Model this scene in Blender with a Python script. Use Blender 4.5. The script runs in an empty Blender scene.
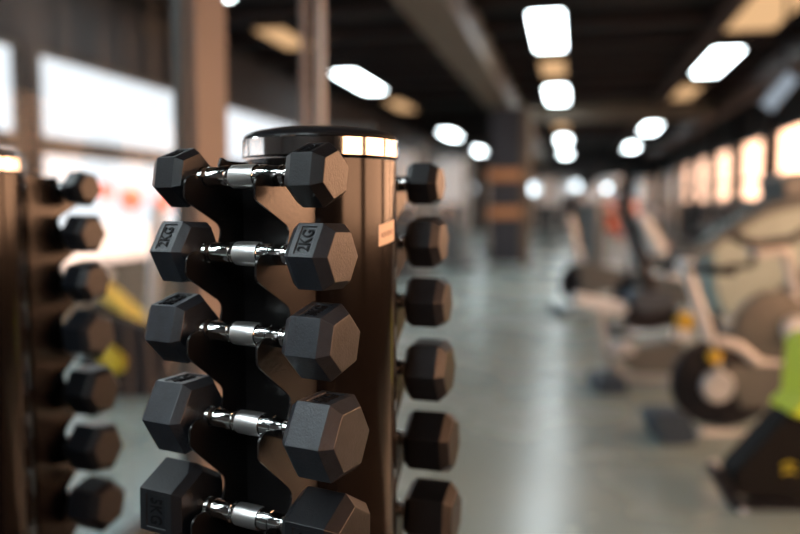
import bpy, bmesh, math, random
from mathutils import Vector, Matrix
from mathutils.geometry import tessellate_polygon
random.seed(7)
C = bpy.context.scene.collection
PI = math.pi
F = 778.0
CAMH = 1.25
PITCH = math.radians(4.5)
YAW = math.radians(12.5)
R = math.radians

# ------------------------------------------------------------------ helpers
cy, sy = math.cos(YAW), math.sin(YAW)
RIGHT = Vector((cy, sy, 0)); FWD = Vector((-sy, cy, 0))
def cw(x, d, z=0.0):                      # level camera ground coordinates -> world
    return RIGHT*x + FWD*d + Vector((0, 0, z))
def ray(px, py):
    x = (px-400)/F; y = -(py-267)/F
    fwd = FWD*math.cos(PITCH) + Vector((0, 0, -math.sin(PITCH)))
    up = FWD*math.sin(PITCH) + Vector((0, 0, math.cos(PITCH)))
    return RIGHT*x + up*y + fwd
CAM = Vector((0, 0, CAMH))
def on_plane(px, py, p0, n):
    r = ray(px, py); t = (p0-CAM).dot(n)/r.dot(n)
    return CAM + r*t
def on_z(px, py, z):
    return on_plane(px, py, Vector((0, 0, z)), Vector((0, 0, 1)))

def link(o): C.objects.link(o); return o
def mesh_obj(name, bm, mat, parent=None, smooth=True, loc=None, rot=None, bevel=0, segs=2, kind=None, angle=35):
    bmesh.ops.recalc_face_normals(bm, faces=bm.faces)
    me = bpy.data.meshes.new(name); bm.to_mesh(me); bm.free()
    me.materials.append(mat)
    if smooth:
        me.polygons.foreach_set('use_smooth', [True]*len(me.polygons))
        me.set_sharp_from_angle(angle=R(angle))
    o = link(bpy.data.objects.new(name, me))
    if parent: o.parent = parent
    if loc is not None: o.location = loc
    if rot is not None: o.rotation_euler = rot
    if bevel:
        m = o.modifiers.new('bevel', 'BEVEL'); m.width = bevel; m.segments = segs; m.limit_method = 'ANGLE'; m.angle_limit = R(30); m.harden_normals = True
    if kind: o['kind'] = kind
    return o
def tag(o, label=None, cat=None, group=None, kind=None):
    if label: o['label'] = label
    if cat: o['category'] = cat
    if group: o['group'] = group
    if kind: o['kind'] = kind
    return o
def empty(name, loc, rz=0.0, label=None, cat=None, group=None):
    o = link(bpy.data.objects.new(name, None)); o.location = loc; o.rotation_euler = (0, 0, rz)
    o.empty_display_size = .1
    return tag(o, label, cat, group)
def copy_tree(o, parent=None):
    c = o.copy(); C.objects.link(c)
    if parent: c.parent = parent
    for ch in [k for k in bpy.data.objects if k.parent == o]:
        copy_tree(ch, c)
    return c

def box(bm, c, d, rot=None):
    m = Matrix.Translation(Vector(c))
    if rot: m = m @ Matrix.Rotation(rot[2], 4, 'Z') @ Matrix.Rotation(rot[1], 4, 'Y') @ Matrix.Rotation(rot[0], 4, 'X')
    m = m @ Matrix.Diagonal((d[0], d[1], d[2], 1))
    bmesh.ops.create_cube(bm, size=1, matrix=m)
def smooth_path(pts, n=6):
    pts = [Vector(p) for p in pts]
    if len(pts) < 3: return pts
    out = []
    for i in range(len(pts)-1):
        p0 = pts[max(i-1, 0)]; p1 = pts[i]; p2 = pts[i+1]; p3 = pts[min(i+2, len(pts)-1)]
        for k in range(n):
            t = k/n
            out.append(.5*((2*p1)+(-p0+p2)*t+(2*p0-5*p1+4*p2-p3)*t*t+(-p0+3*p1-3*p2+p3)*t*t*t))
    out.append(pts[-1]); return out
def tube(bm, pts, r, seg=14, squash=1.0, radii=None):
    pts = [Vector(p) for p in pts]; rings = []
    d0 = (pts[1]-pts[0]).normalized()
    ref = Vector((0, 0, 1)) if abs(d0.z) < .9 else Vector((0, 1, 0))
    u = d0.cross(ref).normalized()
    for i, p in enumerate(pts):
        a = pts[max(i-1, 0)]; b = pts[min(i+1, len(pts)-1)]
        d = (b-a).normalized(); u = (u-d*u.dot(d)).normalized(); v = d.cross(u)
        rr = radii[i] if radii else r
        rings.append([bm.verts.new(p+u*rr*math.cos(2*PI*k/seg)*squash+v*rr*math.sin(2*PI*k/seg)) for k in range(seg)])
    for a, b in zip(rings, rings[1:]):
        for k in range(seg): bm.faces.new((a[k], a[(k+1) % seg], b[(k+1) % seg], b[k]))
    bm.faces.new(rings[0][::-1]); bm.faces.new(rings[-1])
def lathe(bm, prof, axis='Z', seg=48, origin=(0, 0, 0)):
    """prof: list of (along, radius)"""
    o = Vector(origin); rings = []
    for a, r in prof:
        ring = []
        for k in range(seg):
            c, s = math.cos(2*PI*k/seg)*r, math.sin(2*PI*k/seg)*r
            v = {'Z': (c, s, a), 'X': (a, c, s), 'Y': (c, a, s)}[axis]
            ring.append(bm.verts.new(o+Vector(v)))
        rings.append(ring)
    for a, b in zip(rings, rings[1:]):
        for k in range(seg): bm.faces.new((a[k], a[(k+1) % seg], b[(k+1) % seg], b[k]))
    bm.faces.new(rings[0][::-1]); bm.faces.new(rings[-1])
def prism(bm, poly, v0, v1):
    """poly: list of world-ish Vectors (planar); extruded from +v0 to +v1"""
    A = [bm.verts.new(Vector(p)+v0) for p in poly]; B = [bm.verts.new(Vector(p)+v1) for p in poly]
    n = len(poly)
    if n > 60:
        for t in tessellate_polygon([[Vector(p) for p in poly]]):
            bm.faces.new([A[i] for i in t]); bm.faces.new([B[i] for i in t[::-1]])
    else:
        bm.faces.new(A); bm.faces.new(B[::-1])
    for i in range(n): bm.faces.new((A[i], B[i], B[(i+1) % n], A[(i+1) % n]))
def round_poly(pts, rad, n=5):
    out = []; N = len(pts)
    for i in range(N):
        p = Vector(pts[i][:2]); r = pts[i][2] if len(pts[i]) > 2 else rad
        a = Vector(pts[i-1][:2])-p; b = Vector(pts[(i+1) % N][:2])-p
        r = min(r, a.length*.45, b.length*.45)
        if r < 1e-5: out.append(p); continue
        s = p+a.normalized()*r; e = p+b.normalized()*r
        for k in range(n+1):
            t = k/n; out.append(s*(1-t)**2+p*2*t*(1-t)+e*t*t)
    return out
def B(): return bmesh.new()

# ------------------------------------------------------------------ materials
def mat(name, col, rough=.5, metal=0, noise=0, nscale=8, bump=0, bscale=60, spec=.5, coat=0, coat_rough=.1, rvar=0):
    m = bpy.data.materials.new(name); m.use_nodes = True
    nt = m.node_tree; b = nt.nodes['Principled BSDF']
    b.inputs['Base Color'].default_value = (*col, 1); b.inputs['Roughness'].default_value = rough
    b.inputs['Metallic'].default_value = metal; b.inputs['Specular IOR Level'].default_value = spec
    b.inputs['Coat Weight'].default_value = coat; b.inputs['Coat Roughness'].default_value = coat_rough
    tc = nt.nodes.new('ShaderNodeTexCoord')
    if noise or rvar:
        n = nt.nodes.new('ShaderNodeTexNoise'); n.inputs['Scale'].default_value = nscale; n.inputs['Detail'].default_value = 4
        nt.links.new(tc.outputs['Object'], n.inputs['Vector'])
        if noise:
            mr = nt.nodes.new('ShaderNodeMapRange'); mr.inputs[1].default_value = .3; mr.inputs[2].default_value = .7
            mr.inputs[3].default_value = 1-noise; mr.inputs[4].default_value = 1+noise
            mx = nt.nodes.new('ShaderNodeMix'); mx.data_type = 'RGBA'; mx.blend_type = 'MULTIPLY'; mx.inputs[0].default_value = 1
            mx.inputs[6].default_value = (*col, 1)
            nt.links.new(n.outputs[0], mr.inputs[0]); nt.links.new(mr.outputs[0], mx.inputs[7]); nt.links.new(mx.outputs[2], b.inputs['Base Color'])
        if rvar:
            mr2 = nt.nodes.new('ShaderNodeMapRange'); mr2.inputs[1].default_value = .3; mr2.inputs[2].default_value = .7
            mr2.inputs[3].default_value = rough-rvar; mr2.inputs[4].default_value = rough+rvar
            nt.links.new(n.outputs[0], mr2.inputs[0]); nt.links.new(mr2.outputs[0], b.inputs['Roughness'])
    if bump:
        n2 = nt.nodes.new('ShaderNodeTexNoise'); n2.inputs['Scale'].default_value = bscale; n2.inputs['Detail'].default_value = 6
        nt.links.new(tc.outputs['Object'], n2.inputs['Vector'])
        bp = nt.nodes.new('ShaderNodeBump'); bp.inputs['Strength'].default_value = bump; bp.inputs['Distance'].default_value = .001
        nt.links.new(n2.outputs[0], bp.inputs['Height']); nt.links.new(bp.outputs[0], b.inputs['Normal'])
    return m
def emis(name, col, s):
    m = bpy.data.materials.new(name); m.use_nodes = True; nt = m.node_tree
    nt.nodes.remove(nt.nodes['Principled BSDF']); e = nt.nodes.new('ShaderNodeEmission')
    e.inputs[0].default_value = (*col, 1); e.inputs[1].default_value = s
    nt.links.new(e.outputs[0], nt.nodes['Material Output'].inputs[0]); return m
def glass(name, dust=0.0, refl=(.5, .02)):
    m = bpy.data.materials.new(name); m.use_nodes = True; nt = m.node_tree
    nt.nodes.remove(nt.nodes['Principled BSDF'])
    tr = nt.nodes.new('ShaderNodeBsdfTransparent'); gl = nt.nodes.new('ShaderNodeBsdfGlossy'); gl.inputs['Roughness'].default_value = .02
    tr.inputs[0].default_value = (.97, .98, .98, 1)
    lw = nt.nodes.new('ShaderNodeLayerWeight'); lw.inputs[0].default_value = .5
    pw = nt.nodes.new('ShaderNodeMath'); pw.operation = 'POWER'; pw.inputs[1].default_value = 5
    fr = nt.nodes.new('ShaderNodeMath'); fr.operation = 'MULTIPLY_ADD'; fr.inputs[1].default_value = refl[0]; fr.inputs[2].default_value = refl[1]
    nt.links.new(lw.outputs['Facing'], pw.inputs[0]); nt.links.new(pw.outputs[0], fr.inputs[0])
    mx = nt.nodes.new('ShaderNodeMixShader')
    nt.links.new(fr.outputs[0], mx.inputs[0]); nt.links.new(tr.outputs[0], mx.inputs[1]); nt.links.new(gl.outputs[0], mx.inputs[2])
    last = mx.outputs[0]
    if dust:
        df = nt.nodes.new('ShaderNodeBsdfDiffuse'); df.inputs[0].default_value = (.8, .8, .78, 1)
        tc = nt.nodes.new('ShaderNodeTexCoord'); mp = nt.nodes.new('ShaderNodeMapping'); mp.inputs['Scale'].default_value = (1, 9, 1.2); mp.inputs['Rotation'].default_value = (.35, 0, 0)
        n = nt.nodes.new('ShaderNodeTexNoise'); n.inputs['Scale'].default_value = 1.6; n.inputs['Detail'].default_value = 6
        mr = nt.nodes.new('ShaderNodeMapRange'); mr.inputs[1].default_value = .45; mr.inputs[2].default_value = .8; mr.inputs[3].default_value = 0; mr.inputs[4].default_value = dust
        m2 = nt.nodes.new('ShaderNodeMixShader')
        nt.links.new(tc.outputs['Object'], mp.inputs[0]); nt.links.new(mp.outputs[0], n.inputs['Vector']); nt.links.new(n.outputs[0], mr.inputs[0])
        nt.links.new(mr.outputs[0], m2.inputs[0]); nt.links.new(last, m2.inputs[1]); nt.links.new(df.outputs[0], m2.inputs[2]); last = m2.outputs[0]
    nt.links.new(last, nt.nodes['Material Output'].inputs[0]); return m

def rubber_mat(name, col, rough, wear):
    m = mat(name, col, rough, bump=.35, bscale=420, noise=.25, nscale=60, spec=.5)
    nt = m.node_tree; b = nt.nodes['Principled BSDF']
    # pitted wear: small chips and pale scuffs
    tc = [n for n in nt.nodes if n.type == 'TEX_COORD'][0]
    v = nt.nodes.new('ShaderNodeTexNoise'); v.inputs['Scale'].default_value = 230; v.inputs['Detail'].default_value = 3
    v2 = nt.nodes.new('ShaderNodeTexNoise'); v2.inputs['Scale'].default_value = 14; v2.inputs['Detail'].default_value = 5
    nt.links.new(tc.outputs['Object'], v.inputs['Vector']); nt.links.new(tc.outputs['Object'], v2.inputs['Vector'])
    r1 = nt.nodes.new('ShaderNodeMapRange'); r1.inputs[1].default_value = .57; r1.inputs[2].default_value = .62
    r2 = nt.nodes.new('ShaderNodeMapRange'); r2.inputs[1].default_value = .45; r2.inputs[2].default_value = .7; r2.inputs[4].default_value = wear
    nt.links.new(v.outputs[0], r1.inputs[0]); nt.links.new(v2.outputs[0], r2.inputs[0])
    mu = nt.nodes.new('ShaderNodeMath'); mu.operation = 'MULTIPLY'; nt.links.new(r1.outputs[0], mu.inputs[0]); nt.links.new(r2.outputs[0], mu.inputs[1])
    mx = nt.nodes.new('ShaderNodeMix'); mx.data_type = 'RGBA'; mx.inputs[7].default_value = (.004, .004, .005, 1)
    old = b.inputs['Base Color'].links[0].from_socket
    nt.links.new(mu.outputs[0], mx.inputs[0]); nt.links.new(old, mx.inputs[6]); nt.links.new(mx.outputs[2], b.inputs['Base Color'])
    return m

M = {}
M['rubber'] = rubber_mat('black rubber', (.0085, .0098, .0125), .36, .9)
M['rubber_worn'] = rubber_mat('worn black rubber', (.020, .024, .031), .35, 1.0)
M['mark'] = mat('raised rubber lettering', (.003, .003, .004), .6, spec=.2)
M['chrome'] = mat('chrome', (.76, .76, .75), .10, 1)
M['knurl'] = mat('knurled steel', (.88, .87, .85), .36, 1)
M['plate'] = mat('black powder coat', (.010, .009, .009), .24, bump=.12, bscale=180, spec=.6)
M['column'] = mat('gloss black column', (.008, .0065, .006), .14, spec=.34, bump=.04, bscale=40)
M['lid'] = mat('black lid', (.012, .013, .016), .3)
M['sticker'] = mat('sticker paper', (.72, .60, .50), .6)
M['sticker_ink'] = mat('sticker ink', (.35, .26, .22), .6)
M['beige'] = mat('taupe paint', (.36, .38, .38), .4, noise=.1)
M['beige_light'] = mat('pale champagne paint', (.66, .68, .70), .32, noise=.08)
M['cowl'] = mat('olive beige plastic', (.33, .44, .44), .5, noise=.08)
M['taupe'] = mat('taupe plastic', (.115, .125, .12), .5, noise=.1)
M['dark'] = mat('black plastic', (.006, .008, .014), .45, spec=.25)
M['cowl_black'] = mat('matte black cowling', (.006, .006, .007), .6, spec=.2)
M['navy'] = mat('dark blue grey rubber', (.035, .062, .095), .55)
M['slate'] = mat('slate grey plastic', (.10, .12, .13), .45)
M['silver'] = mat('silver paint', (.52, .57, .62), .3, .4)
M['white'] = mat('white plastic', (.80, .86, .90), .4)
M['gold'] = mat('amber knob', (.75, .50, .04), .35)
M['lime'] = mat('lime plastic', (.66, .78, .04), .4)
M['yellow'] = mat('yellow paint', (.95, .74, .16), .4)
M['yellow_olive'] = mat('dark yellow', (.50, .42, .02), .5)
M['red'] = mat('orange red vinyl', (.50, .10, .05), .5)
M['post'] = mat('pinkish beige post paint', (.22, .195, .188), .6, noise=.05, nscale=3)
M['post_white'] = mat('white metal frame', (.62, .60, .58), .4)
M['edge'] = mat('dark grey glazing edge', (.05, .062, .068), .4)
M['pillar'] = mat('dark navy pillar paint', (.028, .034, .048), .6)
M['tan'] = mat('tan beam paint', (.115, .088, .06), .6, noise=.15, nscale=2)
M['orange_board'] = mat('orange brown board', (.50, .25, .12), .6)
M['ceiling'] = mat('dark ceiling', (.006, .005, .0055), .8, noise=.2, nscale=2, spec=.15)
M['joist'] = mat('brown joist paint', (.022, .014, .013), .7, spec=.2)
M['wall'] = mat('dark wall', (.032, .031, .032), .8, spec=.2, noise=.15, nscale=1.5)
M['wall_low'] = mat('grey green wall', (.12, .13, .12), .7, noise=.1, nscale=2)
M['frame'] = mat('window frame paint', (.04, .035, .03), .5)
M['pane'] = glass('window glass')
M['dusty'] = glass('dusty partition glass', .05, (.15, .006))
M['lamp_on'] = emis('lit lamp panel', (.84, .96, 1.0), 19)
M['lamp_warm'] = emis('dim warm lamp panel', (1.0, .60, .30), .85)
M['paving'] = mat('pale paving', (.48, .54, .62), .9, noise=.1)
M['screen'] = emis('pale lit screen', (.55, .64, .74), .6)

# floor: polished concrete with soft stains
def floor_mat():
    m = mat('polished concrete floor', (.285, .375, .37), .27, spec=.5, rvar=.03, nscale=.8, noise=.05)
    nt = m.node_tree; b = nt.nodes['Principled BSDF']; tc = [n for n in nt.nodes if n.type == 'TEX_COORD'][0]
    n = nt.nodes.new('ShaderNodeTexNoise'); n.inputs['Scale'].default_value = 6; n.inputs['Detail'].default_value = 8
    nt.links.new(tc.outputs['Object'], n.inputs['Vector'])
    bp = nt.nodes.new('ShaderNodeBump'); bp.inputs['Strength'].default_value = .025; bp.inputs['Distance'].default_value = .01
    nt.links.new(n.outputs[0], bp.inputs['Height']); nt.links.new(bp.outputs[0], b.inputs['Normal'])
    return m
M['floor'] = floor_mat()

# ------------------------------------------------------------------ room
XL, XR, Y0, Y1, ZC = -5.0, 4.0, -5.0, 38.0, 3.66
bm = B(); box(bm, ((XL+XR)/2, (Y0+Y1)/2, -.05), (XR-XL+.6, Y1-Y0+.6, .1)); mesh_obj('floor', bm, M['floor'], kind='structure', smooth=False)
bm = B(); box(bm, (.1, -.9, .002), (7.6, 6.4, .004)); mesh_obj('floor_mat', bm, mat('added light-absorbing matting', (.012, .012, .013), .7, noise=.3, nscale=40, spec=.25), kind='structure', smooth=False)  # unseen dark sheet, added to keep dumbbell undersides and lower column dark
bm = B(); box(bm, ((XL+XR)/2, (Y0+Y1)/2, ZC+.05), (XR-XL+.6, Y1-Y0+.6, .1)); mesh_obj('ceiling', bm, M['ceiling'], kind='structure', smooth=False)
bm = B(); box(bm, ((XL+XR)/2, Y1+.1, ZC/2), (XR-XL+.6, .2, ZC)); mesh_obj('wall_far', bm, M['wall'], kind='structure', smooth=False)
bm = B(); box(bm, ((XL+XR)/2, Y0-.1, ZC/2), (XR-XL+.6, .2, ZC)); mesh_obj('wall_back', bm, M['wall'], kind='structure', smooth=False)
WN = [0]
def window_wall(name, X, out, bays, zs, zt, zm=None, matw='wall', low='wall_low', zmw=.17, pil=0, raised=0):
    T = .13; xc = X+out*T/2
    bm = B()
    box(bm, (xc, (Y0+Y1)/2, (zt+ZC)/2), (T, Y1-Y0, ZC-zt))
    if raised:                            # the sill steps up beyond the first bays
        yr = [b[0] for b in bays if b[0] > 13][0]-.25; box(bm, (xc, (yr+Y1)/2, (zs+raised)/2), (T+.01, Y1-yr, raised-zs))
    ys = [Y0]+[y for b in bays for y in b]+[Y1]
    for a, b in zip(ys[0::2], ys[1::2]):
        if b-a > .01: box(bm, (xc, (a+b)/2, (zs+zt)/2), (T, b-a, zt-zs))
        if pil and 0 < b-a < 1: box(bm, (X-out*pil/2, (a+b)/2, ZC/2), (pil, b-a, ZC))
    w = mesh_obj('wall_'+name, bm, M[matw], kind='structure', smooth=False)
    bm = B(); box(bm, (xc, (Y0+Y1)/2, zs/2), (T, Y1-Y0, zs)); mesh_obj('wall_'+name+'_lower', bm, M[low], kind='structure', smooth=False)
    for a, b in bays:
        WN[0] += 1
        bm = B(); fw = .05; fx = X+out*T*.5
        box(bm, (fx, a+fw/2, (zs+zt)/2), (.08, fw, zt-zs)); box(bm, (fx, b-fw/2, (zs+zt)/2), (.08, fw, zt-zs))
        box(bm, (fx, (a+b)/2, zs+fw/2), (.08, b-a-2*fw, fw)); box(bm, (fx, (a+b)/2, zt-fw/2), (.08, b-a-2*fw, fw))
        if zm: box(bm, (fx, (a+b)/2, zm), (.10, b-a-2*fw, zmw))
        f = mesh_obj('window_%d' % WN[0], bm, M['frame'], kind='structure', smooth=False)
        bm = B(); box(bm, (X+out*T*.6, (a+b)/2, (zs+zt)/2), (.008, b-a-.06, zt-zs-.06)); mesh_obj('pane', bm, M['pane'], f, smooth=False)
window_wall('left', XL, -1, [(-.7, 2.6), (2.85, 6.42), (6.64, 9.85), (10.1, 14.1)], .575, 2.76, 1.84)
window_wall('right', XR, 1, [(-2.8+3.45*i, -2.8+3.45*i+2.95) for i in range(11)], 1.02, 2.78, 1.83, 'wall', 'wall', .07, .12, 1.42)
bm = B(); box(bm, (XL-10.3, 15, -.06), (20, 60, .08)); mesh_obj('ground_left', bm, M['paving'], kind='structure', smooth=False)
bm = B(); box(bm, (XR+10.3, 15, -.06), (20, 60, .08)); mesh_obj('ground_right', bm, M['paving'], kind='structure', smooth=False)

# beams, joists, pillar
TN = [0]
def trim(bm, m, smooth=False):
    TN[0] += 1; return mesh_obj('trim_%d' % TN[0], bm, m, kind='structure', smooth=smooth)
bm = B(); box(bm, (-1.45, 16.4, 3.42), (.5, 43, .46)); trim(bm, M['tan'])                    # long beam carried by the pillar
bm = B(); box(bm, (1.7, 16.4, 3.5), (.14, 43, .14)); trim(bm, M['joist'])                     # cable tray
bm = B(); box(bm, (3.15, 16.4, 3.40), (.34, 43, .3)); trim(bm, M['joist'])                    # duct
for y in (18.5,): bm = B(); box(bm, (.9, y, 3.36), (4.2, .4, .36)); trim(bm, M['tan'])
for y in [2.4+i*1.35 for i in range(20)]:
    if abs(y-18.5) < .5: continue
    bm = B(); box(bm, (-.5, y, 3.60), (8.8, .18, .12)); trim(bm, M['joist'])
pil = B(); box(pil, (-1.32, 16.0, 1.65), (.60, .6, 3.08)); mesh_obj('trim_pillar', pil, M['pillar'], kind='structure', smooth=False)
bm = B(); box(bm, (-.93, 15.98, 1.6), (.16, .62, 3.18)); mesh_obj('trim_pillar_casing', bm, M['tan'], kind='structure', smooth=False)
for z in (1.86, 1.12):
    o = empty('notice_board', (-1.34, 15.66, z), 0, 'orange-brown board fixed to the dark pillar, %s of two' % ('upper' if z > 1.5 else 'lower'), 'board')
    bm = B(); box(bm, (0, 0, 0), (.66, .04, .24)); mesh_obj('panel', bm, M['orange_board'], o, bevel=.01)
    bm = B(); box(bm, (0, -.025, .115), (.68, .03, .02)); box(bm, (0, -.025, -.115), (.68, .03, .02)); mesh_obj('edging', bm, M['tan'], o)

# ------------------------------------------------------------------ ceiling lamps
def lamp(px, py, warm, lab, L=2.2, W=.45):
    p = on_z(px, py, 3.53)
    return lamp_at(p.x, p.y, warm, lab, L, W)
def lamp_at(x, y, warm, lab, L=2.2, W=.39):
    o = empty('ceiling_lamp', (x, y, 3.53), 0, lab, 'ceiling lamp', 'dim warm ceiling panels' if warm else 'bright white ceiling lamps')
    bm = B(); box(bm, (0, 0, .045), (W+.04, L+.04, .07)); mesh_obj('housing', bm, M['joist'], o, smooth=False)
    bm = B(); box(bm, (0, 0, .005), (W, L, .012)); mesh_obj('diffuser', bm, M['lamp_warm'] if warm else M['lamp_on'], o, smooth=False)
    for s in (-1, 1):
        bm = B(); tube(bm, [(0, s*L*.35, .075), (0, s*L*.35, .135)], .008, 8); mesh_obj('hanger', bm, M['joist'], o)
    return o
MX, RX, LX = -.36, 2.2, -3.9
row = 'middle row of lamps'
lamp_at(MX, 10.7, 0, 'large bright ceiling lamp at the top edge, nearest of the middle row')
lamp_at(MX, 13.5, 1, 'dim warm ceiling panel behind the nearest lamp of the middle row', 1.5)
lamp_at(MX, 16.7, 0, 'white ceiling lamp beyond the first warm panel of the middle row')
lamp_at(MX, 23.4, 1, 'small dim warm panel just before the joined pair of far middle lamps', 1.5)
lamp_at(MX, 28.2, 0, 'upper lamp of the touching pair far down the middle row')
lamp_at(MX, 35.5, 0, 'lower lamp of the touching pair far down the middle row')
lamp_at(RX, 10.1, 1, 'dim warm ceiling panel cut by the top edge on the right', 2.0, .6)
lamp_at(RX, 13.5, 0, 'bright slanted white ceiling lamp at the upper right')
lamp_at(RX, 16.9, 1, 'dim warm ceiling panel behind the slanted lamp at the upper right', 1.8)
lamp_at(RX, 24.4, 0, 'white ceiling lamp of the right row beyond the cross beam, nearer one')
lamp_at(RX, 32.0, 0, 'white ceiling lamp of the right row beyond the cross beam, farther one')
lamp_at(LX, 7.1, 0, 'white ceiling lamp over the left windows, cut by the top edge')
lamp_at(LX, 10.3, 1, 'dim warm ceiling panel seen past the white metal post', 1.2)
lamp_at(LX, 14.2, 0, 'white ceiling lamp right of the white metal post')
lamp_at(LX, 17.7, 1, 'dim warm ceiling panel over the cable machines', 1.8)
lamp_at(LX, 25.1, 0, 'white lamp over the cable machines, nearer of the two')
lamp_at(LX, 32.7, 0, 'white lamp over the cable machines, farther of the two')
# unseen lamps overhead: rows carry on, those off the rows are added fill
for x, y in ((-1.5, .2), (-.9, -2.0), (-2.7, -.8), (-3.9, 1.4), (-.3, -3.2), (-3.9, -3), (MX, 5.2)):
    if (x, y) == (MX, 5.2): continue
    lamp_at(x, y, 0, 'unseen white overhead lamp, part row continuation, part added fill light')
# hanging globe lamps far down the hall
def globe(px, py, D, r, col, lab):
    p = CAM+ray(px, py)*D
    o = empty('globe_lamp', p, 0, lab, 'lamp', 'round lamps far down the hall')
    bm = B(); bmesh.ops.create_uvsphere(bm, u_segments=20, v_segments=12, radius=r); mesh_obj('bulb', bm, col, o)
    bm = B(); tube(bm, [(0, 0, r*.9), (0, 0, ZC-p.z)], .012, 8); mesh_obj('cord', bm, M['dark'], o)
g_on = emis('lit globe', (.8, .93, 1), 7); g_dim = emis('dim globe', (.80, .86, .90), 1.3)
globe(524, 187, 30, .22, g_on, 'bright round lamp just right of the dark pillar, left of a pair')
globe(534, 189, 31, .2, g_on, 'bright round lamp just right of the dark pillar, right of a pair')
globe(575, 186, 32, .18, g_on, 'round lamp in the middle of the far hall')
globe(604, 187, 29, .22, g_on, 'bright round lamp right of the middle of the far hall, upper of a pair')
globe(596, 194, 31, .2, g_on, 'bright round lamp right of the middle of the far hall, lower of a pair')
globe(472, 188, 24, .12, g_dim, 'dim grey round lamp left of the dark pillar')

# ------------------------------------------------------------------ hex dumbbells
def head_bm(s, t0, t1, phi0, ch=.010, end=.74, recess=True):
    """hex head along X, text face normal towards -Y; s = circumradius"""
    bm = B(); sgn = 1 if t1 > t0 else -1
    fl = s*math.cos(PI/6)
    ang = [R(30+60*k) for k in range(6)]
    def ring(t, k):
        return [bm.verts.new((t, s*k*math.cos(a), s*k*math.sin(a))) for a in ang]
    rr = [ring(t0, .82), ring(t0+sgn*ch, 1.0), ring(t1-sgn*ch*1.25, 1.0), ring(t1, end)]
    # which face has normal -Y ?
    faces = []
    for a, b in zip(rr, rr[1:]):
        for k in range(6):
            faces.append((a, b, k))
    for idx, (a, b, k) in enumerate(faces):
        q = (a[k], a[(k+1) % 6], b[(k+1) % 6], b[k])
        mid = (a[k].co+a[(k+1) % 6].co)/2
        if recess and 6 <= idx < 12 and abs(mid.z) < 1e-4 and mid.y < 0:
            ta, tb = a[k].co.x, b[k].co.x; L = tb-ta; y = -fl
            h = s*.5*.80; x0 = ta+L*.20; x1 = tb-L*.20; d = .0016
            def V(x, yy, z): return bm.verts.new((x, yy, z))
            zt = a[k].co.z > 0
            order = [(x0, h if zt else -h), (x0, -h if zt else h), (x1, -h if zt else h), (x1, h if zt else -h)]
            inn = [V(x, y, z) for x, z in order]; low = [V(x, y+d, z) for x, z in order]
            for i in range(4):
                j = (i+1) % 4
                bm.faces.new((q[i], q[j], inn[j], inn[i])); bm.faces.new((inn[i], inn[j], low[j], low[i]))
            bm.faces.new(low)
        else: bm.faces.new(q)
    bm.faces.new(rr[0][::-1]); bm.faces.new(rr[-1])
    return bm
def text_mesh(txt, size, depth):
    cu = bpy.data.curves.new('marking', 'FONT'); cu.body = txt; cu.size = size; cu.space_character = 1.05; cu.extrude = depth; cu.align_x = 'CENTER'; cu.align_y = 'CENTER'
    cu.offset = size*.012; cu.resolution_u = 3
    o = bpy.data.objects.new('marking_tmp', cu); C.objects.link(o)
    dg = bpy.context.evaluated_depsgraph_get(); dg.update()
    me = bpy.data.meshes.new_from_object(o.evaluated_get(dg)); bpy.data.objects.remove(o); me.materials.clear(); me.materials.append(M['mark']); me.transform(Matrix.Diagonal((.60, .88, 1, 1)))
    return me
TM = {}
GRIP = .0750
def handle_mesh():
    pr = [(-.088, .0110), (-.0715, .0110), (-.0705, .0122), (-.0650, .0126), (-.0637, .0116), (-.0565, .0116), (-.0555, .0124), (-.0515, .0126), (-.0505, .0122), (-.0345, .0122), (-.0338, .0134), (-.0240, .0136), (-.0232, .0120), (-.0185, .0122), (-.0178, .0134)]
    seg = 84; bm = B()
    prof = list(pr)
    n = 30
    for i in range(n+1):
        t = -.0172+.0344*i/n; prof.append((t, .0136+.0006*math.cos(t/.0172*PI/2), i))
    prof += [(-a, b) for a, b in pr[::-1]]
    rings = []
    for p in prof:
        ring = []
        for k in range(seg):
            r = p[1]
            if len(p) == 3 and (k+p[2]) % 2 == 0: r += .00038
            a = 2*PI*k/seg
            ring.append(bm.verts.new((p[0], r*math.cos(a), r*math.sin(a))))
        rings.append(ring)
    for a, b in zip(rings, rings[1:]):
        for k in range(seg): bm.faces.new((a[k], a[(k+1) % seg], b[(k+1) % seg], b[k]))
    bm.faces.new(rings[0][::-1]); bm.faces.new(rings[-1])
    bmesh.ops.recalc_face_normals(bm, faces=bm.faces)
    me = bpy.data.meshes.new('handle'); bm.to_mesh(me); bm.free()
    me.materials.append(M['chrome']); me.materials.append(M['knurl'])
    for p in me.polygons:
        p.use_smooth = True
        if abs(p.center.x) < .0175: p.material_index = 1; p.use_smooth = False
    me.set_sharp_from_angle(angle=R(40))
    return me
HM = handle_mesh()
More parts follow.
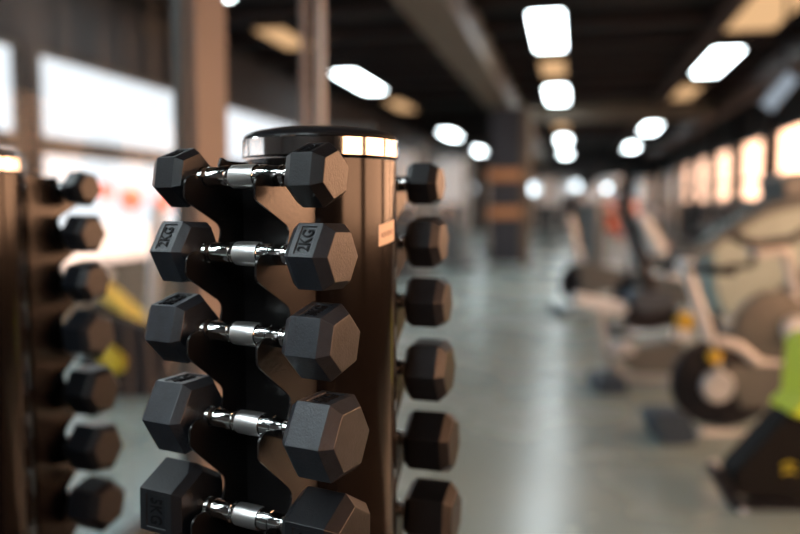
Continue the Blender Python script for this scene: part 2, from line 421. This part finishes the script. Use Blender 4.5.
def dumbbell_proto(txt, s, L, bev, worn=False, flip=False, text_end=True):
    """returns root; +X head is the near/right head"""
    root = empty('hex_dumbbell', (0, 0, 0))
    h = link(bpy.data.objects.new('handle', HM)); h.parent = root
    if txt not in TM: TM[txt] = text_mesh(txt, s*.56, .0007)
    for sg in (1, -1):
        hb = mesh_obj('head', head_bm(s, sg*GRIP, sg*(GRIP+L), 0), M['rubber_worn'] if worn else M['rubber'], root, bevel=bev, segs=3, angle=20)
        t = link(bpy.data.objects.new('weight_marking', TM[txt])); t.parent = hb
        cx = sg*(GRIP+L*.5-.0005)
        if flip: mx = Matrix(((0, 1, 0), (0, 0, -1), (-1, 0, 0)))
        else: mx = Matrix(((0, -1, 0), (0, 0, -1), (1, 0, 0)))
        t.matrix_local = Matrix.Translation((cx, -s*math.cos(PI/6)+.0010, 0)) @ mx.to_4x4()
        t['label'] = 'raised weight marking in a recessed panel'
    return root
ZR = [1.2845, 1.194, 1.098, .990, .874, .756, .636, .52, .40, .29]
SPEC = [('1KG', .0370, .050, .0012, 0), ('2KG', .0425, .055, .0016, 1), ('3KG', .0440, .062, .0024, 1), ('4KG', .0510, .066, .0042, 1), ('5KG', .0525, .074, .0030, 0), ('6KG', .0530, .078, .003, 0), ('7KG', .054, .08, .003, 0)]
RR, RC, RRB, DXF, DXB = .172, .1030, .190, .0065, -.006
HEAD = R(-15.5)
Cmain = cw(-.108, 1.075)

def placed(first, proto_key, protos):
    return None
protos = {}
def get_dumbbell(i, flip=False):
    key = (i, flip)
    if key not in protos:
        t, s, L, bv, w = SPEC[i]; protos[key] = dumbbell_proto(t, s, L, bv, bool(w), flip); return protos[key]
    return copy_tree(protos[key])
def place_dumbbell(center, heading, side, i, z, roll, label, group, R_=RR, flip=False, dx=0):
    d = get_dumbbell(i, flip)
    n = Vector((math.sin(heading), -math.cos(heading), 0))*side
    p = Vector(center)+n*R_+Vector((math.cos(heading), math.sin(heading), 0))*dx
    d.location = (p.x, p.y, z-.0003)
    rz = heading if side > 0 else heading+PI
    d.rotation_euler = (-roll, 0, rz) if side > 0 else (-roll, 0, rz)
    tag(d, label, 'dumbbell', group)
    return d

def rack_plate_bm(side, x, zs, ztop, zbot, R_=RR):
    pts = [(RC-.006, ztop), (R_-.034, ztop, .015), (R_-.024, zs[0]+.026, .01)]
    for i, z in enumerate(zs):
        if i: pass
        pts += [(R_-.0150, z+.004, .004)]
        rr = .0130
        for k in range(9):
            a = PI+(PI-.35)*k/8
            pts.append((R_+rr*math.cos(a), z+rr*math.sin(a)*1.0, 0))
        pts += [(R_+.015, z+.001, .003), (R_+.028, z+.0025, .009), (R_+.0405, z-.005, .009), (R_+.0415, z-.027, .007)]
        if i < len(zs)-1: pts += [(R_-.024, zs[i+1]+.030, .014)]
    pts += [(R_+.0, zs[-1]-.05, .02), (RC+.01, zbot, .01), (RC-.006, zbot)]
    poly = round_poly(pts, 0, 5)
    bm = B()
    v = [Vector((x, -side*p.x, p.y)) for p in poly]
    prism(bm, v, Vector((-.0015, 0, 0)), Vector((.0015, 0, 0)))
    return bm
TW = R(10)
def make_rack(center, heading, label, sticker=False):
    r = empty('dumbbell_rack', (center.x, center.y, 0), heading, label, 'dumbbell rack')
    bm = B(); lathe(bm, [(.004, .24), (.012, .24), (.018, .235), (.02, .2), (.02, .11)], seg=64); mesh_obj('base', bm, M['plate'], r)
    bm = B(); lathe(bm, [(.02, RC), (1.31, RC)], seg=96); mesh_obj('column', bm, M['column'], r)
    bm = B(); lathe(bm, [(1.3132, RC+.0005), (1.3135, RC+.0022), (1.3145, RC+.003), (1.3360, RC+.003), (1.3377, RC+.002), (1.338, RC-.001)], seg=96); mesh_obj('chrome_ring', bm, M['chrome'], r, angle=12)
    bm = B(); lathe(bm, [(1.337, RC-.001), (1.341, RC+.001)]+[(1.341+.015*math.sin(a*PI/2/8), (RC+.000)*math.cos(a*PI/2/8*.98)) for a in range(1, 9)], seg=96); mesh_obj('lid', bm, M['lid'], r)
    for side in (1, -1):
        rt = (0, 0, TW if side < 0 else 0)
        dxs = DXF if side > 0 else DXB
        for x in (-.056*side+dxs, .047*side+dxs):
            o = mesh_obj('cradle_plate', rack_plate_bm(side, x, ZR, 1.306, .20, RR if side > 0 else RRB), M['plate'], r, smooth=False, bevel=.0006, segs=1, rot=rt)
        bm = B()
        box(bm, (-.0045*side+dxs, -side*(RC+.004), .755), (.100, .003, 1.06)); mesh_obj('back_web', bm, M['plate'], r, smooth=False, rot=rt)
    if sticker:
        # curved paper label on the column
        bm = B(); a0, a1 = R(79), R(103); rr = RC+.0006; n = 10
        vs = []
        for rad in (rr, rr-.0004):
            vs.append([[bm.verts.new((rad*math.cos(a), rad*math.sin(a), z+(.007*(k/n)))) for k, a in [(k, -PI/2+(a0+(a1-a0)*k/n)) for k in range(n+1)]] for z in (1.197, 1.225)])
        f, b = vs
        for k in range(n):
            bm.faces.new((f[0][k], f[0][k+1], f[1][k+1], f[1][k])); bm.faces.new((b[0][k], b[1][k], b[1][k+1], b[0][k+1]))
            bm.faces.new((f[0][k], b[0][k], b[0][k+1], f[0][k+1])); bm.faces.new((f[1][k], f[1][k+1], b[1][k+1], b[1][k]))
        bm.faces.new((f[0][0], f[1][0], b[1][0], b[0][0])); bm.faces.new((f[0][n], b[0][n], b[1][n], f[1][n]))
        st = mesh_obj('paper_sticker', bm, M['sticker'], r); st['label'] = 'pale paper sticker on the upper right of the column'
        bm = B()
        for k in range(6):
            am = -PI/2+a0+(a1-a0)*(.16+.12*k); z = 1.2105+.007*(.16+.12*k)
            box(bm, ((rr+.0001)*math.cos(am), (rr+.0001)*math.sin(am), z), (.0004, .0032, .0075 if k % 2 else .006), (0, 0, am))
        mesh_obj('printed_marks', bm, M['sticker_ink'], st, smooth=False)
    return r
rackA = make_rack(Cmain, HEAD, 'tall black cylindrical dumbbell rack with chrome ring, in focus in front', True)
ROLL = [R(10), R(32), R(15), R(29), R(3)]
# text face roll: the marking sits on the face nearest to the seen place (front or top)
TROLL = [R(70), R(32), R(75), R(89), R(1)]
nm = ['1KG dumbbell on the near side of the rack, topmost of its column, marking facing up',
      'near-side dumbbell with 2KG marking facing the viewer, second from top of its column',
      'near-side dumbbell third from top, its marking on the upward face',
      'near-side dumbbell fourth from top, large rounded pitted heads',
      'near-side dumbbell at the lower edge, its left head marked 5KG']
for i in range(5):
    place_dumbbell(Cmain, HEAD, 1, i, ZR[i], TROLL[i], nm[i], 'dumbbells on the near side of the front rack', flip=(i == 4), dx=DXF+[.003, .0065, .002, .006, .001][i])
ords = ['topmost', 'second from the top', 'third from the top', 'fourth from the top', 'fifth from the top', 'sixth from the top', 'seventh from the top']
for i in range(6):
    place_dumbbell(Cmain, HEAD+TW, -1, i, ZR[i], R([30, 40, 25, 33, 12, 50][i]), 'black hex dumbbell showing right of the front rack column, %s' % ords[i], 'dumbbells on the far side of the front rack', dx=DXB, R_=RRB)

# second rack, at the left
CL = cw(-.805, 1.44)
HL = R(-21.5)
rackB = make_rack(CL, HL, 'blurred black dumbbell rack cut by the left edge of the picture')
for i in range(7):
    place_dumbbell(CL, HL+TW, -1, i, ZR[i], R([20, 28, 40, 10, 33, 22, 45][i]), 'blurred black hex dumbbell on the left rack, %s' % ords[i], 'dumbbells on the left rack', dx=DXB, R_=RRB)

# ------------------------------------------------------------------ glass partition with posts (left)
PX = -1.5
o = empty('glass_partition', (PX, 1.9, 0), 0, 'glass partition with pinkish-beige post behind the left rack', 'partition')
p1 = cw(0, 0)
def ycross(px):                       # where the sight line of a column of the photo crosses the partition line
    a = YAW + math.atan((400-px)/F); return -PX/math.tan(a)
ya, yb = ycross(184), ycross(222)
bm = B(); box(bm, (0, (ya+yb)/2-1.9, 1.8), (.10, yb-ya-.06, 3.6)); mesh_obj('post', bm, M['post'], o, smooth=False, bevel=.003)['label'] = 'pinkish-beige post'
bm = B(); box(bm, (0, ya-.01-1.9+.0, 1.75), (.04, .03, 3.3)); mesh_obj('glazing_edge', bm, M['edge'], o, smooth=False)
bm = B(); box(bm, (0, (ya-.03-1.75)/2-.075, 1.72), (.010, ya-.03-1.75, 3.2)); mesh_obj('pane', bm, M['dusty'], o, smooth=False)
bm = B(); box(bm, (0, (ya-1.8)/2-.1, .06), (.05, ya-1.8, .12)); mesh_obj('bottom_rail', bm, M['edge'], o, smooth=False)
y2 = ycross(306); y3 = ycross(319)
o = empty('partition_post', (PX, (y2+y3)/2, 0), 0, 'slim pale metal post with a white edge strip, rising behind the front rack', 'post')
bm = B(); box(bm, (0, y2-(y2+y3)/2, 1.8), (.03, .06, 3.6)); mesh_obj('post', bm, M['post'], o, smooth=False, bevel=.003)
bm = B(); box(bm, (.02, y3-(y2+y3)/2, 1.8), (.03, .06, 3.6)); mesh_obj('edge_strip', bm, M['post_white'], o, smooth=False, bevel=.003)

# ------------------------------------------------------------------ machines
class Plan:
    """a vertical working plane through ground point under (px, D), facing heading; w runs across it (towards the camera is negative)"""
    def __init__(s, name, px, D, turn, label, cat, group=None):
        g = cw((px-400)/F*D, D); s.p0 = Vector((g.x, g.y, 0))
        a = YAW+R(turn); s.u = Vector((math.cos(a), math.sin(a), 0)); s.n = Vector((-math.sin(a), math.cos(a), 0))
        s.root = empty(name, s.p0, 0, label, cat, group)
    def P(s, px, py, w=0):
        return on_plane(px, py, s.p0, s.n)+s.n*w-s.p0
    def tube(s, name, pts, r, m, w=0, smooth=6, parent=None, **k):
        P = [s.P(p[0], p[1], p[2] if len(p) > 2 else w) for p in pts]
        bm = B(); tube(bm, smooth_path(P, smooth), r, 16, **k); return mesh_obj(name, bm, m, parent or s.root)
    def slab(s, name, pts, w0, w1, m, bevel=.012, rad=.03, parent=None):
        V = [s.P(x, y) for x, y in pts]
        q = [(v.dot(s.u), v.z) for v in V]
        q = round_poly(q, rad, 5)
        c = s.P(pts[0][0], pts[0][1]); base = c-s.u*c.dot(s.u)-Vector((0, 0, c.z))
        bm = B(); prism(bm, [base+s.u*a.x+Vector((0, 0, a.y)) for a in q], s.n*w0, s.n*w1)
        return mesh_obj(name, bm, m, parent or s.root, bevel=bevel, segs=2)
    def disc(s, name, px, py, r, w0, w1, m, parent=None, inner=0, seg=48):
        c = s.P(px, py); bm = B()
        prof = [(w0, r*.9), (w0+(w1-w0)*.15, r), (w1-(w1-w0)*.15, r), (w1, r*.9)]
        rings = []
        for a, rr in prof:
            rings.append([bm.verts.new(c+s.n*a+s.u*rr*math.cos(2*PI*k/seg)+Vector((0, 0, rr*math.sin(2*PI*k/seg)))) for k in range(seg)])
        for a, b in zip(rings, rings[1:]):
            for k in range(seg): bm.faces.new((a[k], a[(k+1) % seg], b[(k+1) % seg], b[k]))
        bm.faces.new(rings[0][::-1]); bm.faces.new(rings[-1])
        return mesh_obj(name, bm, m, parent or s.root)

# -- A: spin bike with black flywheel (D about 4.2)
A = Plan('spin_bike', 713, 4.2, 4, 'pale spin bike with black flywheel and silver hub, right of the aisle', 'exercise bike', 'exercise bikes')
fw = A.disc('flywheel', 713, 382, .235, -.03, .03, M['dark'])
A.disc('hub', 713, 384, .088, -.075, -.02, M['silver'], fw)
A.slab('chain_cover', [(722, 364), (800, 362), (812, 404), (735, 406)], -.06, -.025, M['taupe'])
A.slab('mudguard', [(720, 415), (760, 404), (762, 410), (735, 423), (712, 426)], -.05, .05, M['dark'])
A.tube('frame', [(716, 340), (735, 345), (752, 358), (766, 364), (830, 368)], .028, M['beige_light'], -.02)
A.tube('head_post', [(686, 268), (694, 292), (712, 345), (714, 352)], .031, M['beige_light'], 0, radii=None)
A.tube('fork', [(712, 350, -.06), (714, 384, -.06)], .018, M['silver'])
A.disc('resistance_knob', 708, 354, .035, -.10, -.05, M['gold'])
A.tube('handlebar', [(664, 262, .2), (676, 268, .2), (688, 267, 0), (690, 266, -.22), (712, 268, -.24)], .024, M['dark'])
A.disc('stem_cap', 686, 266, .04, -.06, .06, M['white'])
A.tube('base_tube', [(700, 432), (760, 436), (840, 437)], .025, M['silver'])
A.slab('front_foot', [(636, 404), (674, 403), (683, 433), (648, 436)], -.2, -.02, M['navy'], rad=.05)
bm = B()
# -- D: second bike at the right, hub and copper disc
Dk = Plan('spin_bike', 780, 5.0, 5, 'pale spin bike with brown wheel cover at the right edge', 'exercise bike', 'exercise bikes')
Dk.disc('wheel_cover', 772, 332, .27, -.04, .04, M['taupe'])
Dk.disc('hub', 790, 328, .085, -.10, -.03, M['white'])
Dk.tube('stem', [(757, 251), (784, 252), (788, 262), (800, 318), (808, 350)], .034, M['beige_light'], 0, 5)
Dk.tube('handlebar', [(716, 234, -.2), (730, 240, -.2), (750, 243, -.1), (790, 240, 0), (815, 232, .1)], .032, M['dark'])
Dk.tube('grip', [(753, 246), (753, 262), (745, 266), (728, 267)], .020, M['dark'])
Dk.disc('stem_cap', 757, 250, .05, -.08, .05, M['beige_light'])
Dk.tube('rear_frame', [(800, 345), (830, 384), (860, 392)], .03, M['beige_light'])
Dk.tube('leg', [(772, 345), (776, 391)], .03, M['taupe'])
Dk.slab('foot', [(745, 388), (800, 387), (802, 398), (744, 398)], -.2, .2, M['navy'], rad=.02)
# -- B: bike farther left with U-shaped frame
Bk = Plan('exercise_bike', 640, 5.3, 2, 'exercise bike with curved pale frame and white rail beside the aisle', 'exercise bike', 'exercise bikes')
Bk.slab('top_rail', [(574, 292), (626, 302), (626, 315), (574, 304)], -.05, .05, M['white'], rad=.04)
Bk.tube('frame', [(598, 310), (603, 338), (607, 354), (616, 370), (632, 378), (668, 380), (700, 380)], .034, M['beige'])
Bk.slab('body_cover', [(616, 352), (680, 336), (686, 372), (634, 372), (620, 362)], -.05, .05, M['taupe'], rad=.05)
Bk.slab('cover_strip', [(612, 342), (632, 340), (632, 353), (612, 356)], -.07, .05, M['silver'], rad=.02)
Bk.slab('seat', [(630, 290), (668, 292), (672, 305), (640, 312), (624, 303)], -.12, .12, M['navy'], rad=.04)
Bk.slab('drive_housing', [(622, 308), (674, 302), (678, 322), (650, 330), (626, 328)], -.06, .08, M['dark'], rad=.06)
Bk.disc('adjuster_knob', 680, 319, .06, -.12, -.04, M['gold'])
Bk.slab('foot', [(588, 371), (616, 369), (619, 388), (590, 389)], -.22, .02, M['navy'], rad=.03)
Bk.tube('seat_post', [(626, 203), (634, 235), (652, 292)], .040, M['dark'])
Bk.slab('console', [(634, 218), (642, 213), (663, 250), (655, 257)], -.12, .12, M['white'], rad=.04)
Bk.slab('white_badge', [(668, 328), (688, 328), (688, 338), (668, 338)], -.09, -.05, M['white'], rad=.02)
# -- E: elliptical with big olive beige cowling
E = Plan('elliptical_trainer', 740, 6.3, 8, 'elliptical trainer with big olive-beige cowling behind the spin bikes', 'elliptical trainer')
E.slab('cowling', [(700, 246), (733, 222), (770, 203), (800, 196), (830, 220), (795, 262), (752, 300), (716, 318), (704, 288)], -.16, .16, M['cowl'], rad=.12, bevel=.03)
E.tube('handrail', [(652, 268, -.2), (690, 247, -.2), (726, 224, -.2), (756, 208, -.2), (810, 196, -.2)], .045, M['slate'])
E.slab('base', [(700, 358), (830, 358), (830, 366), (700, 366)], -.3, .3, M['dark'], rad=.01)
E.tube('leg', [(718, 300), (712, 362)], .04, M['dark'])
E.tube('leg', [(790, 262), (800, 362)], .04, M['dark'])
E.slab('pedal_arm', [(716, 330), (742, 306), (772, 296), (786, 304), (760, 326), (724, 342)], -.25, -.18, M['dark'], rad=.04)
E.disc('roller', 750, 322, .05, -.3, -.24, M['silver'])
E.slab('console', [(768, 178), (806, 170), (812, 200), (776, 206)], -.18, .18, M['slate'], rad=.05)
# -- two more bikes standing in the row behind
for k, (px, D) in enumerate(((668, 7.6), (606, 9.0))):
    q = F/D; gy = 206+CAMH*q
    Z = Plan('exercise_bike', px, D, -6+10*k, ['dark exercise bike half hidden behind the spin bikes', 'dark exercise bike at the far end of the bike row beside the aisle'][k], 'exercise bike', 'exercise bikes')
    def T(x, z): return (px+x*q, gy-z*q)
    Z.disc('flywheel', *T(-.3, .36), .24, -.04, .04, M['dark'])
    Z.slab('drive_housing', [T(-.35, .62), T(.25, .5), T(.3, .3), T(-.3, .22)], -.09, .09, M['slate'], rad=.08)
    Z.tube('seat_post', [T(.25, .3), T(.33, .95)], .035, M['dark'])
    Z.slab('seat', [T(.18, 1.0), T(.50, 1.03), T(.50, .94), T(.2, .95)], -.1, .1, M['dark'], rad=.03)
    Z.tube('handlebar_post', [T(-.28, .5), T(-.42, 1.12)], .035, M['silver'])
    Z.tube('handlebar', [T(-.6, 1.18)+(-.2,), T(-.45, 1.14)+(0,), T(-.6, 1.18)+(.2,)], .02, M['dark'])
    Z.slab('console', [T(-.5, 1.2), T(-.4, 1.2), T(-.36, 1.38), T(-.46, 1.38)], -.14, .14, M['dark'], rad=.02)
    Z.tube('frame', [T(-.55, .06), T(0, .1), T(.5, .06)], .035, M['slate'])
    for x in (-.55, .5): Z.slab('foot', [T(x-.05, .09), T(x+.05, .09), T(x+.05, .005), T(x-.05, .005)], -.25, .25, M['navy'], rad=.02)
# -- C: near black and lime bike at right edge
Ck = Plan('exercise_bike', 780, 3.15, 0, 'black exercise bike with bright lime band cut by the right edge', 'exercise bike', 'exercise bikes')
Ck.slab('cowling', [(729, 478), (731, 466), (785, 408), (850, 380), (870, 492), (800, 500), (732, 492)], -.05, .10, M['cowl_black'], rad=.03, bevel=.015)
Ck.slab('lime_band', [(783, 411), (785, 404), (795, 396), (800, 340), (812, 334), (860, 330), (860, 405), (800, 415)], -.08, .125, M['lime'], rad=.02, bevel=.008)
Ck.tube('foot_bar', [(717, 464, .05), (728, 490, .0), (746, 520, -.10), (764, 526, -.12)], .017, M['silver'])
Ck.slab('foot', [(706, 468), (716, 464), (748, 516), (740, 524)], -.06, .04, M['dark'], rad=.02)
Ck.slab('base', [(740, 500), (860, 500), (860, 516), (742, 516)], -.04, .04, M['dark'], rad=.02)
# emblem on the cowling: two small chevrons
for k, (x, y) in enumerate(((776, 460), (776, 467))):
    Ck.slab('emblem', [(x, y), (x+7, y-3), (x+14, y), (x+14, y+3), (x+7, y), (x, y+3)], -.054, -.049, M['yellow_olive'], rad=.002, bevel=0)

# -- yellow machine at the left, seen between the two racks
Yl = Plan('plate_loaded_machine', 125, 5.2, 0, 'yellow and black weight machine standing below the left window', 'weight machine')
Yl.tube('lever_arm', [(96, 284), (112, 296), (130, 312), (160, 340)], .065, M['yellow'])
Yl.disc('arm_pad', 104, 276, .035, -.12, .1, M['white'])
Yl.slab('weight_housing', [(96, 300), (170, 330), (186, 392), (100, 398), (88, 340)], -.2, .2, M['dark'], rad=.06)
Yl.slab('seat_pad', [(113, 344), (122, 338), (138, 352), (136, 364), (124, 366), (112, 352)], -.26, -.2, M['yellow_olive'], rad=.03)
Yl.slab('base', [(70, 396), (190, 396), (190, 402), (70, 402)], -.3, .3, M['dark'], rad=.01)
Yl.tube('upright', [(150, 330), (156, 250), (158, 205)], .04, M['silver'])

# ------------------------------------------------------------------ background gym machines (local builders)
def treadmill(x, y, rz, label, first=[None]):
    if first[0] is None:
        o = empty('treadmill', (0, 0, 0))
        bm = B(); box(bm, (0, 0, .14), (.78, 1.75, .2)); mesh_obj('deck', bm, M['slate'], o, bevel=.03)
        bm = B(); box(bm, (0, -.05, .245), (.5, 1.5, .012)); mesh_obj('belt', bm, M['dark'], o)
        for s in (-1, 1):
            bm = B(); tube(bm, smooth_path([(s*.36, .55, .2), (s*.37, .65, .8), (s*.37, .75, 1.2)]), .035); mesh_obj('upright', bm, M['beige_light'], o)
            bm = B(); tube(bm, smooth_path([(s*.37, .72, 1.05), (s*.37, .4, 1.0), (s*.36, .1, .92)]), .025); mesh_obj('handrail', bm, M['dark'], o)
        bm = B(); box(bm, (0, .74, 1.28), (.82, .12, .34), (R(-20), 0, 0)); c = mesh_obj('console', bm, M['slate'], o, bevel=.03)
        bm = B(); box(bm, (0, .665, 1.30), (.5, .02, .22), (R(-20), 0, 0)); mesh_obj('display', bm, M['dark'], c)
        bm = B(); box(bm, (0, .78, .32), (.7, .34, .22)); mesh_obj('motor_cover', bm, M['silver'], o, bevel=.05)
        first[0] = o
    else: o = copy_tree(first[0])
    o.location = (x, y, 0); o.rotation_euler = (0, 0, rz); tag(o, label, 'treadmill', 'treadmills along the window wall')
def pad_machine(x, y, rz, label, first=[None]):
    if first[0] is None:
        o = empty('strength_machine', (0, 0, 0))
        bm = B()
        tube(bm, smooth_path([(0, .8, .05), (0, .8, 1.5), (0, .7, 1.7), (0, .3, 1.75)]), .045)
        box(bm, (0, 0, .04), (.1, 1.8, .08)); box(bm, (0, -.85, .04), (.9, .1, .08)); box(bm, (0, .85, .04), (.9, .1, .08))
        mesh_obj('frame', bm, M['beige_light'], o)
        bm = B(); box(bm, (0, -.3, .5), (.42, .5, .1)); mesh_obj('seat', bm, M['red'], o, bevel=.04)
        bm = B(); box(bm, (0, .05, .98), (.40, .12, .75), (R(-12), 0, 0)); mesh_obj('backrest', bm, M['red'], o, bevel=.04)
        bm = B(); tube(bm, [(0, -.3, .46), (0, -.3, .06)], .04); mesh_obj('seat_post', bm, M['silver'], o)
        bm = B(); box(bm, (.0, .8, .72), (.34, .26, 1.2)); mesh_obj('weight_stack', bm, M['slate'], o, bevel=.01)
        for s in (-1, 1):
            bm = B(); tube(bm, smooth_path([(s*.1, .7, 1.5), (s*.42, .3, 1.45), (s*.42, -.2, 1.1), (s*.40, -.4, 1.05)]), .028); mesh_obj('press_arm', bm, M['silver'], o)
        first[0] = o
    else: o = copy_tree(first[0])
    o.location = (x, y, 0); o.rotation_euler = (0, 0, rz); tag(o, label, 'strength machine', 'red padded strength machines')
def cable_tower(x, y, rz, label, first=[None]):
    if first[0] is None:
        o = empty('cable_machine', (0, 0, 0))
        for s in (-1, 1):
            bm = B(); box(bm, (s*.35, 0, 1.15), (.09, .09, 2.3)); mesh_obj('upright', bm, M['beige'], o, bevel=.01)
            bm = B(); tube(bm, [(s*.13, .05, .1), (s*.13, .05, 2.2)], .014, 8); mesh_obj('guide_rod', bm, M['chrome'], o)
        bm = B(); box(bm, (0, 0, 2.3), (.9, .12, .12)); mesh_obj('crossbar', bm, M['slate'], o, bevel=.01)
        bm = B(); box(bm, (0, 0, .05), (.95, .7, .1)); mesh_obj('base', bm, M['slate'], o, bevel=.02)
        bm = B(); box(bm, (0, .05, .5), (.36, .16, .8)); mesh_obj('weight_stack', bm, M['slate'], o, bevel=.01)
        bm = B(); lathe(bm, [(-.02, .08), (0, .09), (.02, .08)], 'Y', 24, (0, -.1, 2.15)); mesh_obj('pulley', bm, M['silver'], o)
        bm = B(); tube(bm, [(0, -.12, 2.1), (0, -.12, 1.3)], .008, 6); tube(bm, [(-.2, -.12, 1.28), (.2, -.12, 1.28)], .018, 10); mesh_obj('pull_bar', bm, M['chrome'], o)
        bm = B(); box(bm, (0, -.06, 1.72), (.5, .03, .9)); mesh_obj('shroud', bm, M['white'], o, bevel=.01)
        first[0] = o
    else: o = copy_tree(first[0])
    o.location = (x, y, 0); o.rotation_euler = (0, 0, rz); tag(o, label, 'cable machine', 'cable machines on the left of the aisle')
for i, (x, y) in enumerate([(3.1, 9.4), (3.1, 11.3), (3.1, 13.2), (3.1, 15.1), (3.1, 17), (3.1, 19), (3.1, 21), (3.1, 23)]):
    treadmill(x-.12, y, R(-90), 'treadmill under the right windows, %s' % ['nearest to the viewer', 'second nearest', 'third nearest', 'fourth nearest', 'fifth nearest', 'sixth nearest', 'seventh nearest', 'farthest'][i])
for i, (x, y, a) in enumerate([(1.1, 14.6, 60), (1.2, 17.6, 70), (1.0, 20.6, 60), (1.2, 24, 80), (.9, 27.5, 60)]):
    pad_machine(x, y, R(a), 'red padded strength machine right of the aisle, %s' % ['nearest', 'second nearest', 'third nearest', 'fourth nearest', 'farthest'][i])
for i, (x, y, a) in enumerate([(-3.2, 10.6, 5), (-3.9, 12.8, 0), (-2.9, 13.2, -5), (-2.35, 15.4, 0), (-2.9, 18, 5), (-1.9, 21, 0)]):
    cable_tower(x, y, R(a), 'cable machine left of the dark pillar, %s' % ['nearest', 'second nearest, farthest left', 'third nearest', 'fourth nearest', 'fifth nearest', 'farthest'][i])
for i, (x, y, a) in enumerate([(3.0, 24.9, -90), (3.0, 28.3, -90), (2.6, 31.5, -60)]):
    cable_tower(x, y, R(a), 'cable machine standing before the far right windows, %s' % ['nearest', 'middle', 'farthest'][i])
for i, (x, y, a) in enumerate([(-.9, 27, 0), (-.3, 31, 0)]):
    cable_tower(x, y, R(a), 'pale frame machine at the far end of the aisle, %s' % ['left', 'right'][i])

# hanging screen at the upper right
s = empty('hanging_screen', CAM+ray(779, 92)*8.5, R(12.5-10), 'pale blue tilted screen hanging under the ceiling at the upper right', 'screen')
bm = B(); box(bm, (0, 0, 0), (.46, .05, .18), (0, R(-52), 0)); mesh_obj('casing', bm, M['dark'], s, bevel=.01)
bm = B(); box(bm, (0, -.03, 0), (.42, .012, .14), (0, R(-52), 0)); mesh_obj('display', bm, M['screen'], s)
bm = B(); tube(bm, [(.06, .04, .05), (.06, .04, ZC-s.location.z)], .02, 10); mesh_obj('hanger', bm, M['dark'], s)

# red discs on poles standing in for unidentified red spots outside the left window
M['pink'] = mat('washed red paint', (.75, .16, .11), .6)
def outside(px, py, D, r, lab):
    p = CAM+ray(px, py)*D
    o = empty('red_spot_disc', (p.x, p.y, -.02), YAW+R(20), lab, 'stand-in disc', 'red discs standing in for red spots outside the left window')
    bm = B(); lathe(bm, [(-.02, r*.97), (-.015, r), (.015, r), (.02, r*.97)], 'Y', 32, (0, -.05, p.z)); mesh_obj('disc', bm, M['pink'], o)
    bm = B(); tube(bm, [(0, 0, 0), (0, 0, p.z+r*.7)], .03, 10); mesh_obj('pole', bm, M['white'], o)
for k, (px, py, d, r) in enumerate(((106, 190, 16, .16), (131, 198, 16.5, .24), (163, 202, 17, .2))):
    outside(px, py, d, r, 'red round sign outside the left window, %s of three' % ['leftmost', 'middle', 'rightmost'][k])

# ------------------------------------------------------------------ light
w = bpy.data.worlds.new('sky'); bpy.context.scene.world = w; w.use_nodes = True
nt = w.node_tree; bg = nt.nodes['Background']
tc = nt.nodes.new('ShaderNodeTexCoord'); sp = nt.nodes.new('ShaderNodeSeparateXYZ'); mr = nt.nodes.new('ShaderNodeMapRange')
mr.inputs[1].default_value = 0; mr.inputs[2].default_value = .45
mx = nt.nodes.new('ShaderNodeMix'); mx.data_type = 'RGBA'
mx.inputs[6].default_value = (1.25, 1.3, 1.38, 1); mx.inputs[7].default_value = (13.5, 6.8, 3.7, 1)
nt.links.new(tc.outputs['Generated'], sp.inputs[0]); nt.links.new(sp.outputs[0], mr.inputs[0]); nt.links.new(mr.outputs[0], mx.inputs[0])
nt.links.new(mx.outputs[2], bg.inputs[0]); bg.inputs[1].default_value = 1.0

# ------------------------------------------------------------------ camera
cam = bpy.data.cameras.new('camera'); co = link(bpy.data.objects.new('camera', cam)); co.location = CAM
co.rotation_euler = (PI/2-PITCH, 0, YAW)
cam.sensor_width = 36; cam.lens = F/800*36; cam.clip_start = .05; cam.clip_end = 200
cam.dof.use_dof = True; cam.dof.focus_distance = .885; cam.dof.aperture_fstop = 1.6; cam.dof.aperture_blades = 0
sc = bpy.context.scene; sc.camera = co
sc.view_settings.view_transform = 'Standard'; sc.view_settings.look = 'None'; sc.view_settings.gamma = 1; sc.view_settings.use_curve_mapping = False
sc.view_settings.exposure = 0
